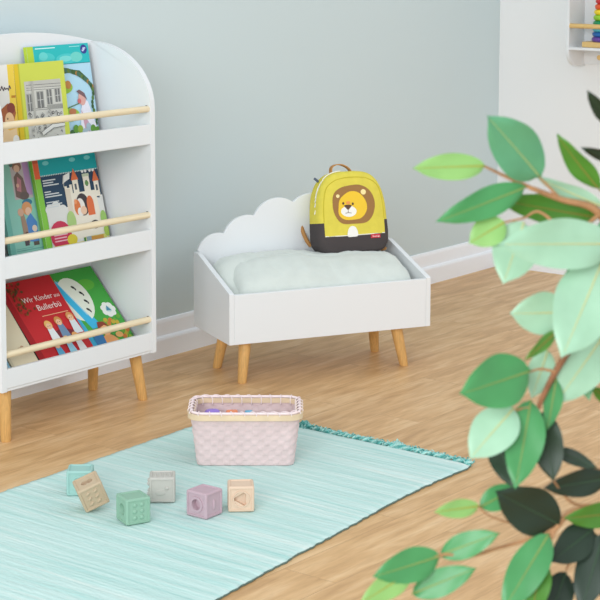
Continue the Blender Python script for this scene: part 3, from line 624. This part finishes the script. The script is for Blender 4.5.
def basket():
    r = thing('basket', 'pink woven storage basket with pale wooden rim, on the mint rug', 'basket', BKC, BKA)
    HB, HD, HT, DT, ZT_ = .119, .064, .1345, .083, .127; NA, NZ = 552, 90; COLS, ROWS = 46, 10
    def side(inner):
        rr = []
        for k in range(NZ+1):
            t = k/NZ; hw = HB+(HT-HB)*t; hd = HD+(DT-HD)*t; o = srect(hw, hd, .018+.016*t, NA); ring = []
            for i, (x, y) in enumerate(o):
                ca = i/NA*COLS; ra = t*ROWS; c = sin(pi*(ca % 1)); q = sin(pi*(ra % 1)); par = 1 if (int(ca)+int(ra)) % 2 else -1
                d = (.0009*par*(c**.6)*(q**.6)+ .0007*min(c, q))*(1 if .03 < t else .2); 
                l = sqrt(x*x+y*y); nx, ny = x/l, y/l
                if abs(abs(y)-hd) < .004: nx, ny = 0, math.copysign(1, y)
                elif abs(abs(x)-hw) < .004: nx, ny = math.copysign(1, x), 0
                if inner: d = -.006 + d*.8
                zz = t*ZT_ if not inner else max(.004, t*ZT_)
                ring.append((x+nx*d, y+ny*d, zz))
            rr.append(ring)
        return rr
    b = MB(); so, si = side(False), side(True)
    b.rings(so, PK, True, False); b.rings(si, PK, True, False); b.rings([so[-1], si[-1]], PK, False, False)
    b.build('woven_body', r, smooth=True, angle=180)
    def band(hw, hd, rad, z0, z1, inner, name):
        o1 = srect(hw, hd, rad, 120); th = .0035; o2 = srect(hw-th, hd-th, rad-th*.5, 120); b = MB()
        b.rings([[(x, y, z0) for x, y in o2], [(x, y, z0) for x, y in o1], [(x, y, z1) for x, y in o1], [(x, y, z1) for x, y in o2], [(x, y, z0) for x, y in o2]], RIM, False, False)
        return b.build(name, r, smooth=True, angle=30)
    band(HT+.0072, DT+.0072, .041, .1185, .1325, False, 'outer_rim'); band(HT-.0075, DT-.0075, .028, .121, .1325, True, 'inner_rim')
    # lashing: a cord wound over the two rims
    oo = srect(HT+.0075, DT+.0075, .041, 1200); ii = srect(HT-.0115, DT-.0115, .024, 1200); q = []; b = MB()
    q = srect(HT-.001, DT-.001, .034, 120); b.tube([(x, y, .1345) for x, y in q], .0036, PK2, 8, closed=True)
    b.build('rim_cord', r, smooth=True, angle=180)
    for kk in range(30):
        i = int((kk+.5)/30*1200); b = MB(); a, c = oo[i], ii[i]
        b.tube(smooth_path([(a[0]*.985, a[1]*.985, .130), (a[0]*.995, a[1]*.995, .1345), ((a[0]*.7+c[0]*.3), (a[1]*.7+c[1]*.3), .1385), ((a[0]*.3+c[0]*.7), (a[1]*.3+c[1]*.7), .1385), (c[0], c[1], .132), (c[0], c[1], .116)], 4), .0013, PK2, 6)
        b.build('lashing', r, smooth=True, angle=180)
    return r
basket()
def toy(label, du, dv, w, d, h, rgb, shape, name):
    b = MB(); m = mat('toy_%d_%d_%d' % rgb, rgb, .4, .4); p = BKC+BKU*du+BKV*dv; p.z = RZ+.0045
    rr = []
    prof = ((0, .9), (.003, 1), (h*.3, 1), (h-.012, 1), (h-.006, .93), (h-.002, .78), (h, .5)) if shape == 'dome' else ((0, .95), (.002, 1), (h-.005, 1), (h-.0015, .93), (h, .84))
    for z, s in prof:
        o = rrect(-w/2*s, -d/2*s, w/2*s, d/2*s, min(w, d)/2*s*(.98 if shape == 'dome' else .35), 5); rr.append([(x, y, z) for x, y in o])
    b.rings(rr, m); o = b.build(name, None, smooth=True); o.location = p; o.rotation_euler = (0, 0, BKA+.1)
    return tag(o, label, 'toy')
toy('purple rounded toy in the left end of the pink basket', -.083, .01, .042, .03, .116, (150, 122, 206), 'dome', 'toy_skittle')
toy('orange toy block in the middle of the pink basket', -.034, .0, .03, .03, .1145, (240, 134, 84), 'block', 'toy_block')
toy('small blue toy block right of the orange one, in the pink basket', .008, .0, .02, .028, .1135, (96, 178, 214), 'block', 'toy_block')

# ------------------------------------------------------------------ soft cubes
CA = .0296
def shp_sq(a): return 1/max(abs(cos(a)), abs(sin(a)))
def shp_c(a): return 1
def shp_tri(a):
    k = 2*pi/3; t = ((a+pi/2-pi/6) % k)-k/2; return .5/cos(t)*1.35
def shp_bow(a): return .42+.58*abs(cos(a))**1.5*1.05
def shp_hand(a): return .8+.2*cos(5*a)
NL = 64
def cube_face(b, M, m, kind, hm=None):
    A = CA; r = .004; loops = []
    def lp(fn, s, z): return [(fn(pi/4+2*pi*i/NL)*s*cos(pi/4+2*pi*i/NL), fn(pi/4+2*pi*i/NL)*s*sin(pi/4+2*pi*i/NL), z) for i in range(NL)]
    def outer(s):
        o = []
        for x, y, z in lp(shp_sq, s, A):
            p = Vector((x, y, z)); c = Vector([min(max(q, -(A-r)), A-r) for q in p]); d = p-c; o.append(tuple(c+d.normalized()*r if d.length > 1e-9 else p))
        return o
    L = [outer(A), outer(A-.3*r), outer(A-.65*r), outer(A-r)]
    L += [lp(shp_sq, A-.0055, A), lp(shp_sq, A-.0065, A-.0022)]
    P0 = A-.0022; segs = [(L, m)]; cap = True
    hm = hm or m
    if kind == 'ring':
        L += [lp(shp_c, .0185, P0), lp(shp_c, .018, P0+.0026), lp(shp_c, .0125, P0+.0026), lp(shp_c, .012, P0), lp(shp_c, .0115, P0-.012)]
    elif kind == 'hole': L += [lp(shp_c, .0135, P0), lp(shp_c, .013, P0-.001), lp(shp_c, .012, P0-.014)]
    elif kind == 'tri': L += [lp(shp_c, .0195, P0), lp(shp_c, .019, P0+.0026), lp(shp_c, .0165, P0+.0026), lp(shp_c, .016, P0), lp(shp_tri, .0155, P0), lp(shp_tri, .0145, P0-.010)]
    elif kind == 'bow': L += [lp(shp_bow, .0135, P0), lp(shp_bow, .0128, P0-.008)]
    elif kind == 'hand': L += [lp(shp_c, .0185, P0), lp(shp_c, .018, P0+.0026), lp(shp_c, .0145, P0+.0026), lp(shp_c, .014, P0), lp(shp_hand, .0115, P0-.001), lp(shp_hand, .0105, P0-.009)]
    else: L += [lp(shp_sq, .012, P0)]
    vs = [M @ Vector(p) for l in L for p in l]; n = NL
    fs = [(i*n+j, i*n+(j+1) % n, (i+1)*n+(j+1) % n, (i+1)*n+j) for i in range(len(L)-1) for j in range(n)]
    k = (len(L)-1)*n
    b.add(vs, fs, m); b.add([vs[k+j] for j in range(n)], [tuple(range(n))], hm)
FACE = {'front': Matrix(((1, 0, 0), (0, 0, -1), (0, 1, 0))), 'back': Matrix(((-1, 0, 0), (0, 0, 1), (0, 1, 0))), 'left': Matrix(((0, 0, -1), (-1, 0, 0), (0, 1, 0))),
        'right': Matrix(((0, 0, 1), (1, 0, 0), (0, 1, 0))), 'top': Matrix(((1, 0, 0), (0, 1, 0), (0, 0, 1))), 'bottom': Matrix(((1, 0, 0), (0, -1, 0), (0, 0, -1)))}
def bumps(parent, face, spots, m, name='raised_dots'):
    b = MB(); M = FACE[face]; P0 = CA-.0022
    for x, y, rx, ry, h, rot in spots:
        rr = []
        for s, z in ((1, -.0008), (1, .0002), (.86, .55), (.6, .85), (.25, 1)):
            rr.append([M @ Vector((px, py, P0+(z*h if z > 0 else z))) for px, py in ell(x, y, rx*s, ry*s, 16, rot)])
        b.rings(rr, m, False, True)
    return b.build(name, parent, smooth=True, angle=60)
def cube(label, rgb, loc, rot, faces, extra=()):
    m = mat('silicone_%d_%d_%d' % rgb, rgb, .6, .3, bump=.03, bscale=300); b = MB()
    for f in FACE: cube_face(b, FACE[f], m, faces.get(f, 'plain'), faces.get(f+'_m'))
    o = b.build('toy_cube', None, smooth=True, angle=35); o.location = loc; o.rotation_euler = rot
    tag(o, label, 'toy cube', 'soft embossed toy cubes on the rug')
    for f, spots, nm in extra: bumps(o, f, spots, m, nm)
    return o
six = [(x, y, .0052, .0052, .0035, 0) for x in (-.0085, .0085) for y in (-.0145, 0, .0145)]
beans = [(x, y, .0066, .0036, .0032, .5) for x in (-.009, .009) for y in (-.0135, 0, .0135)]
zc = RZ+CA-.0002
def cc(corner, ang, da=1):
    a = radians(ang); return Vector((corner[0], corner[1], 0))+Vector((cos(a), sin(a), 0))*CA*da+Vector((-sin(a), cos(a), 0))*CA+Vector((0, 0, zc))
cube('green toy cube with six raised dots on its front, at the front of the group', (144, 180, 158), cc((2.865, 2.717), -23), (0, 0, radians(-23)), {'left': 'hole', 'right': 'ring', 'back': 'tri'}, [('front', six, 'raised_dots')])
cube('mauve pink toy cube with ring and hole, left of the peach cube', (190, 163, 172), cc((3.006, 2.607), 1), (0, 0, radians(1)), {'left': 'ring', 'top': 'plain'}, [('front', [(0, -.002, .0032, .0125, .003, 0)], 'raised_numeral')])
cube('peach toy cube with a triangle hole on its front, rightmost of the group', (222, 194, 170), cc((3.078, 2.6035), -48), (0, 0, radians(-48)), {'front': 'tri', 'left': 'hole'}, [])
cube('light grey toy cube behind the green cube', (192, 188, 180), cc((3.016, 2.788), -49), (0, 0, radians(-49)), {'left': 'plain', 'right': 'ring'},
     [('left', [(x, y, .006, .006, .0075, 0) for x in (-.013, .013) for y in (-.012, .012)], 'raised_knobs'), ('front', [(.0105, .004, .0045, .0045, .003, 0), (-.004, -.006, .0125, .008, .0014, 0)], 'raised_motif'), ('top', [(x, 0, .0035, .02, .002, 0) for x in (-.016, -.005, .006, .017)], 'raised_ribs')])
cube('pale aqua toy cube half hidden behind the tilted beige one', (158, 198, 190), cc((2.934, 2.973), -51), (0, 0, radians(-51)), {'front': 'hand', 'left': 'ring'}, [])
# the tilted one stands on its lower left edge and leans on the aqua cube
tl = radians(22.5); yaw = radians(-37)
Rm = Matrix.Rotation(yaw, 3, 'Z') @ Matrix.Rotation(-tl, 3, 'Y') @ Matrix.Rotation(radians(11), 3, 'X')
low = min((Rm @ Vector((sx*CA, sy*CA, sz*CA))).z for sx in (-1, 1) for sy in (-1, 1) for sz in (-1, 1))
cube('beige toy cube tilted on one edge, leftmost front of the group', (192, 170, 142), (2.899, 2.859, RZ-low-.0012), Rm.to_euler(), {'top': 'bow', 'top_m': mat('bow_recess', (150, 92, 76), .6), 'left': 'plain'}, [('front', beans, 'raised_beans')])

# ------------------------------------------------------------------ wall shelf with stacking toy
ws = thing('wall_shelf', 'white wall shelf with wooden rail and rounded sides, hung on the right wall', 'wall shelf', (WX, 3.12, 0))
def wall_side(y):
    o = [(0, .800), (0, 1.35), (-.128, 1.35), (-.128, .862)]
    for i in range(1, 10): t = pi/2*i/9; o.append((-.128+.07*(1-cos(t)), .862-.062*sin(t)))
    b = MB(); b.prism(o, y, WHITE, lambda a, bb, c: (a, c, bb), .013); b.build('side_panel', ws, bevel=.0015)
wall_side(3.374-3.12); wall_side(2.853-3.12)
b = MB(); b.box((-.128, 2.866-3.12, .865), (-.012, 3.374-3.12, .875), WHITE); b.build('shelf_board', ws, bevel=.001)
b = MB(); b.box((-.012, 2.866-3.12, .806), (0, 3.374-3.12, 1.35), WHITE); b.build('back_panel', ws)
b = MB(); b.box((-.128, 2.866-3.12, 1.2), (-.012, 3.374-3.12, 1.213), WHITE); b.build('shelf_board', ws, bevel=.001)
b = MB(); b.tube([(-.118, 2.866-3.12, .953), (-.118, 3.374-3.12, .953)], .0088, RODW, 16); b.build('rail', ws, smooth=True)
for y in (3.287, 3.12, 2.953):
    b = MB(); b.tube([(-.012, y-3.12, .832), (-.05, y-3.12, .836), (-.056, y-3.12, .836)], [.008, .008, .0095], RODW, 12); b.build('peg', ws, smooth=True)
tx_, ty_ = WX-.0635, 3.259
st = thing('stacking_toy', 'rainbow ring stacking tower on wooden base, standing on the wall shelf', 'stacking toy', (tx_, ty_, .8752))
b = MB(); b.box((-.042, -.074, 0), (.042, .074, .0205), RODW); b.build('base', st, bevel=.003)
b = MB(); b.tube([(0, 0, .022), (0, 0, .24)], .008, RODW, 12); b.build('spindle', st, smooth=True)
z = .0208
for rgb, r, h in (((104, 70, 158), .0500, .0185), ((36, 104, 178), .0484, .0185), ((88, 196, 206), .0472, .019), ((22, 146, 92), .0460, .0215), ((150, 204, 52), .0448, .021), ((246, 216, 44), .0430, .0195), ((230, 92, 44), .0405, .02), ((206, 44, 52), .0380, .02)):
    b = MB(); prof = [(.009, 0), (r-.008, 0), (r-.002, .004), (r, h*.5), (r-.002, h-.004), (r-.008, h-.0003), (.009, h-.0003)]
    rr = [[(q*cos(2*pi*j/40), q*sin(2*pi*j/40), z+zz) for j in range(40)] for q, zz in prof]; rr.append(rr[0])
    b.rings(rr, mat('ring_%d_%d_%d' % rgb, rgb, .35, .5), False, False); o = b.build('ring', st, smooth=True, angle=50); z += h

# ------------------------------------------------------------------ ficus in the foreground
def leafmat(name, top, under, gloss=.38, trans=.25):
    m = bpy.data.materials.new(name); m.use_nodes = True; nt = m.node_tree; N = nt.nodes.new; L = nt.links.new; b_ = nt.nodes['Principled BSDF']
    g = N('ShaderNodeNewGeometry'); mx = N('ShaderNodeMix'); mx.data_type = 'RGBA'; mx.inputs[6].default_value = lin(top); mx.inputs[7].default_value = lin(under)
    L(g.outputs['Backfacing'], mx.inputs[0])
    tc = N('ShaderNodeTexCoord'); n = N('ShaderNodeTexNoise'); n.inputs['Scale'].default_value = 35; L(tc.outputs['Object'], n.inputs['Vector'])
    mm = N('ShaderNodeMix'); mm.data_type = 'RGBA'; mm.blend_type = 'MULTIPLY'; mm.inputs[0].default_value = .35
    cr = N('ShaderNodeValToRGB'); cr.color_ramp.elements[0].position = .3; cr.color_ramp.elements[0].color = (.7, .75, .7, 1); cr.color_ramp.elements[1].position = .65
    L(n.outputs['Fac'], cr.inputs[0]); L(mx.outputs[2], mm.inputs[6]); L(cr.outputs[0], mm.inputs[7]); L(mm.outputs[2], b_.inputs['Base Color'])
    b_.inputs['Roughness'].default_value = gloss; b_.inputs['Specular IOR Level'].default_value = .5
    t = N('ShaderNodeBsdfTranslucent'); L(mm.outputs[2], t.inputs[0]); s = N('ShaderNodeMixShader'); s.inputs[0].default_value = trans
    L(b_.outputs[0], s.inputs[1]); L(t.outputs[0], s.inputs[2]); L(s.outputs[0], nt.nodes['Material Output'].inputs[0]); return m
LM = {'pale': leafmat('leaf_sheen_mint', (158, 196, 168), (158, 196, 168), .42, .2), 'mid': leafmat('leaf_mid_green', (74, 146, 88), (84, 154, 92)), 'bright': leafmat('leaf_yellow_green', (140, 186, 108), (140, 186, 108), trans=.3),  # pale: the sheen on glossy leaves is put into the base colour
      'grass': leafmat('leaf_grass_green', (74, 128, 44), (82, 132, 52)), 'deep': leafmat('leaf_shaded_green', (24, 44, 29), (32, 52, 34), .5, .05), 'blue': leafmat('leaf_blue_green', (94, 160, 118), (102, 168, 126))}  # deep: shade on leaves turned from the light, painted into the green
RIB = {k: mat('rib_'+k, c, .6) for k, c in (('pale', (186, 184, 128)), ('mid', (122, 142, 74)), ('bright', (150, 150, 60)), ('grass', (120, 112, 40)), ('deep', (44, 70, 46)), ('blue', (150, 172, 112)))}
TWIG = mat('twig_brown', (166, 124, 88), .75, .2, var=.2, vscale=60); BARK = mat('bark_brown', (128, 88, 62), .85, .2, var=.3, vscale=40, bump=.4, bscale=120)
PD = 1.9
trunk_base = Vector((2.08, .70, 0))
fp = thing('ficus_plant', 'leafy green ficus reaching in from the right foreground', 'plant', trunk_base)
def W(p): return Vector(p)-trunk_base
def leaf(bx_, by_, tx2, ty2, wpx, kind, d0=PD, d1=None, roll=0, curl=.12, ext=1.0):
    """base and tip of one leaf; wpx its full width; roll turns it about its midrib"""
    d1 = d0-.02 if d1 is None else d1; p0, p1 = deep(bx_, by_, d0), deep(tx2, ty2, d1); ax = p1-p0; L_ = ax.length; ax.normalize()
    vdir = -((p0+p1)*.5-CP).normalized(); nrm = (vdir-ax*vdir.dot(ax)).normalized(); sd = ax.cross(nrm)
    c, s_ = cos(roll), sin(roll); sd, nrm = sd*c+nrm*s_, nrm*c-sd*s_
    hw = wpx*.5*(d0+d1)*.5/F; b = MB(); NI, NJ = 18, 8; vs = []
    for i in range(NI+1):
        t = i/NI; w = hw*1.04*(max(0, sin(pi*min(1, t**.82)))**.75)*(1 if t < .8 else (1-(t-.8)/.2*.12)); 
        if t > .86: w *= max(0, (1-t)/.14)**.35
        for j in range(NJ+1):
            q = j/NJ*2-1; fold = .16*abs(q)*w; bow = -curl*L_*(t*t*.6)+curl*L_*.3*t + .02*L_*sin(t*9+q*2)*abs(q)
            vs.append(W(p0+ax*(L_*t)+sd*(q*w)+nrm*(fold+bow-.09*w*q*q)))
    fs = [(i*(NJ+1)+j, (i+1)*(NJ+1)+j, (i+1)*(NJ+1)+j+1, i*(NJ+1)+j+1) for i in range(NI) for j in range(NJ)]
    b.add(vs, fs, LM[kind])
    mid = [vs[i*(NJ+1)+NJ//2] for i in range(NI)]
    b.tube([p+nrm*.0002 for p in mid], [.0011*(1-.75*i/NI) for i in range(NI)], RIB[kind], 6)
    return b.build('leaf', fp, smooth=True, angle=180)
def branch(pts, r0, r1, m=TWIG, name='branch'):
    q = smooth_path([W(deep(*p)) if not isinstance(p, Vector) else p-trunk_base for p in pts], 6); b = MB(); n = len(q)
    b.tube(q, [r0+(r1-r0)*i/(n-1) for i in range(n)], m, 8); return b.build(name, fp, smooth=True, angle=180)
# pot and trunk stand on the floor beyond the right edge of the frame
b = MB(); rr = [[(r*cos(2*pi*j/40), r*sin(2*pi*j/40), z) for j in range(40)] for r, z in ((.11, 0), (.115, .006), (.15, .26), (.155, .28), (.145, .28), (.138, .25), (.0, .25))]
b.rings(rr, mat('white_ceramic', (232, 230, 226), .3, .5), True, False); b.build('pot', fp, smooth=True, angle=50)
b = MB(); b.rings([[(r*cos(2*pi*j/30), r*sin(2*pi*j/30), z) for j in range(30)] for r, z in ((.137, .251), (.1, .256), (.0, .258))], mat('potting_soil', (60, 46, 38), .95, .1, bump=.8, bscale=80), False, False); b.build('soil', fp)
fork = deep(672, 560, 1.97); fork2 = deep(660, 330, 1.97)
branch([trunk_base+Vector((0, 0, .25)), trunk_base+Vector((-.01, .03, .42)), fork, fork.lerp(fork2, .5)+Vector((.01, 0, 0)), fork2], .012, .008, BARK, 'trunk')
b1 = deep(655, 330, 1.97)
branch([b1, (625, 262, 1.95), (598, 212, 1.92), (560, 199, 1.90), (522, 184, 1.88), (484, 166, 1.86)], .0065, .0012)
branch([(600, 214, 1.92), (570, 232, 1.9), (540, 212, 1.89), (524, 218, 1.88), (505, 222, 1.87)], .002, .001)
branch([(560, 199, 1.90), (550, 188, 1.89), (539, 177, 1.88)], .002, .001)
branch([b1, (622, 292, 1.93), (590, 320, 1.9), (572, 345, 1.88), (552, 378, 1.87), (538, 408, 1.86), (530, 432, 1.86)], .0062, .0016, BARK)
branch([(600, 312, 1.905), (602, 290, 1.9), (590, 262, 1.89), (560, 300, 1.86)], .0018, .0009)
branch([(556, 372, 1.87), (540, 369, 1.86), (527, 373, 1.85)], .0016, .001)
branch([(538, 408, 1.86), (524, 408, 1.855), (512, 412, 1.85)], .0014, .001)
branch([fork, (625, 508, 1.95), (597, 510, 1.93), (572, 512, 1.92), (556, 528, 1.91), (546, 548, 1.90), (540, 566, 1.9)], .0055, .0016)
branch([(556, 528, 1.91), (526, 540, 1.9), (498, 548, 1.89), (470, 556, 1.88), (440, 555, 1.87), (412, 570, 1.86)], .0024, .0010)
branch([(556, 523, 1.91), (520, 524, 1.9), (492, 517, 1.89), (479, 507, 1.88)], .0013, .0008)
branch([(600, 505, 1.93), (575, 504, 1.92), (560, 490, 1.91), (548, 472, 1.9), (532, 455, 1.89), (530, 432, 1.86)], .0018, .0010)
branch([(610, 470, 1.94), (585, 468, 1.92), (566, 458, 1.91), (552, 448, 1.9)], .0015, .0009)
branch([b1, (648, 240, 1.96), (632, 185, 1.95), (624, 155, 1.94), (616, 128, 1.93), (610, 100, 1.93)], .003, .001)
branch([(632, 185, 1.95), (618, 196, 1.93), (600, 190, 1.91)], .0016, .0009)
branch([(640, 215, 1.955), (622, 212, 1.93), (604, 207, 1.92)], .0014, .0009)
branch([fork, (640, 500, 1.95), (625, 484, 1.945), (610, 474, 1.94)], .003, .0014)
branch([fork, (640, 548, 1.965), (612, 532, 1.95), (588, 526, 1.94), (566, 570, 1.93)], .003, .001)
branch([b1, (628, 360, 1.95), (614, 402, 1.93)], .002, .001)
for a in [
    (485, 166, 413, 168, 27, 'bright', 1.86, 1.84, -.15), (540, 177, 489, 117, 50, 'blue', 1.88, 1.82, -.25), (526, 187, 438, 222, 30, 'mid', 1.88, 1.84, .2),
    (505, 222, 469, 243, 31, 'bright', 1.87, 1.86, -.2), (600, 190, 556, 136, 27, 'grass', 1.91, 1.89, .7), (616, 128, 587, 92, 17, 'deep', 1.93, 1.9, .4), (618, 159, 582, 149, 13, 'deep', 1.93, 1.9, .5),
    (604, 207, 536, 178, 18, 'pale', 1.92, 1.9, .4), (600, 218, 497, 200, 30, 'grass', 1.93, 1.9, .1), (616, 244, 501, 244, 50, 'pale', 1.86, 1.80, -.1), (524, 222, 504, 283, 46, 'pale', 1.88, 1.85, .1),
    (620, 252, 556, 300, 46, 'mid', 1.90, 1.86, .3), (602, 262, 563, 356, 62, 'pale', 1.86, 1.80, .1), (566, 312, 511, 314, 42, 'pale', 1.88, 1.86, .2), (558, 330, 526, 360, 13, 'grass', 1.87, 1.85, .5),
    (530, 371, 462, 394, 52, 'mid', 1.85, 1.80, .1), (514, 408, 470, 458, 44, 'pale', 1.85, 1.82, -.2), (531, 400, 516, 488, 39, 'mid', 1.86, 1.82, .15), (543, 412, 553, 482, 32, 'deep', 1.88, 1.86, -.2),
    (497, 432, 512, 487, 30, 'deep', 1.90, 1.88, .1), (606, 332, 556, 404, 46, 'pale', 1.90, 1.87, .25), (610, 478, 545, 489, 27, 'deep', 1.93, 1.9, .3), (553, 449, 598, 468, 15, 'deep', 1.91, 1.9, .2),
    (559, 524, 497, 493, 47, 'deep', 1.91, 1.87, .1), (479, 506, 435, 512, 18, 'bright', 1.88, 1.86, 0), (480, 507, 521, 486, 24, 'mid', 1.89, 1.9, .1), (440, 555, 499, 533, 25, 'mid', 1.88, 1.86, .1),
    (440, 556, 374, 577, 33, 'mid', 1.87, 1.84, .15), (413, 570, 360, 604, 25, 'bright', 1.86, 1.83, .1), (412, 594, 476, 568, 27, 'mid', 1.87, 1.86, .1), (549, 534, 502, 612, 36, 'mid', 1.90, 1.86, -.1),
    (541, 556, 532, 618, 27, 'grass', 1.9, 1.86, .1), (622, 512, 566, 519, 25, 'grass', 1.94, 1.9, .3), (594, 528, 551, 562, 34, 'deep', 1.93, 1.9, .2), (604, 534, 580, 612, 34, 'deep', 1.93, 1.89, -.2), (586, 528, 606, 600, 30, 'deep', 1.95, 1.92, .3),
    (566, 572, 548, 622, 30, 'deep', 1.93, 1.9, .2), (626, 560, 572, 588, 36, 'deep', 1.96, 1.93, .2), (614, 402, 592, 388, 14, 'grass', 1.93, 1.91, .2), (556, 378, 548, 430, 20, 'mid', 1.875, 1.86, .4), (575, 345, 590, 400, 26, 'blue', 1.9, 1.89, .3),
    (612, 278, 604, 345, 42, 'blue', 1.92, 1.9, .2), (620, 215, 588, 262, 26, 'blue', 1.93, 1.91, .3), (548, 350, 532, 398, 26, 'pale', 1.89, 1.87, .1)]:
    leaf(*a)

# ------------------------------------------------------------------ light
w = bpy.data.worlds.new('world'); SC.world = w; w.use_nodes = True
w.node_tree.nodes['Background'].inputs[0].default_value = (.905, .958, 1, 1); w.node_tree.nodes['Background'].inputs[1].default_value = .9
def area(name, loc, target, sx, sy, power, col=(1, 1, 1)):
    l = bpy.data.lights.new(name, 'AREA'); l.shape = 'RECTANGLE'; l.size = sx; l.size_y = sy; l.energy = power; l.color = col
    o = bpy.data.objects.new(name, l); COL.objects.link(o); o.location = loc; o.rotation_euler = (Vector(target)-Vector(loc)).to_track_quat('-Z', 'Y').to_euler(); return o
area('softbox_lamp', (4.3, -.6, 3.1), (4.0, 3.0, .3), 1.8, 1.8, 24, (.92, .968, 1))
area('window_light', (-1.6, .6, 2.0), (4.6, 2.9, .6), 2.6, 2.2, 178, (.925, .975, 1))
SC.view_settings.view_transform = 'Standard'; SC.view_settings.look = 'None'; SC.view_settings.exposure = 0; SC.view_settings.gamma = 1; SC.view_settings.use_curve_mapping = False
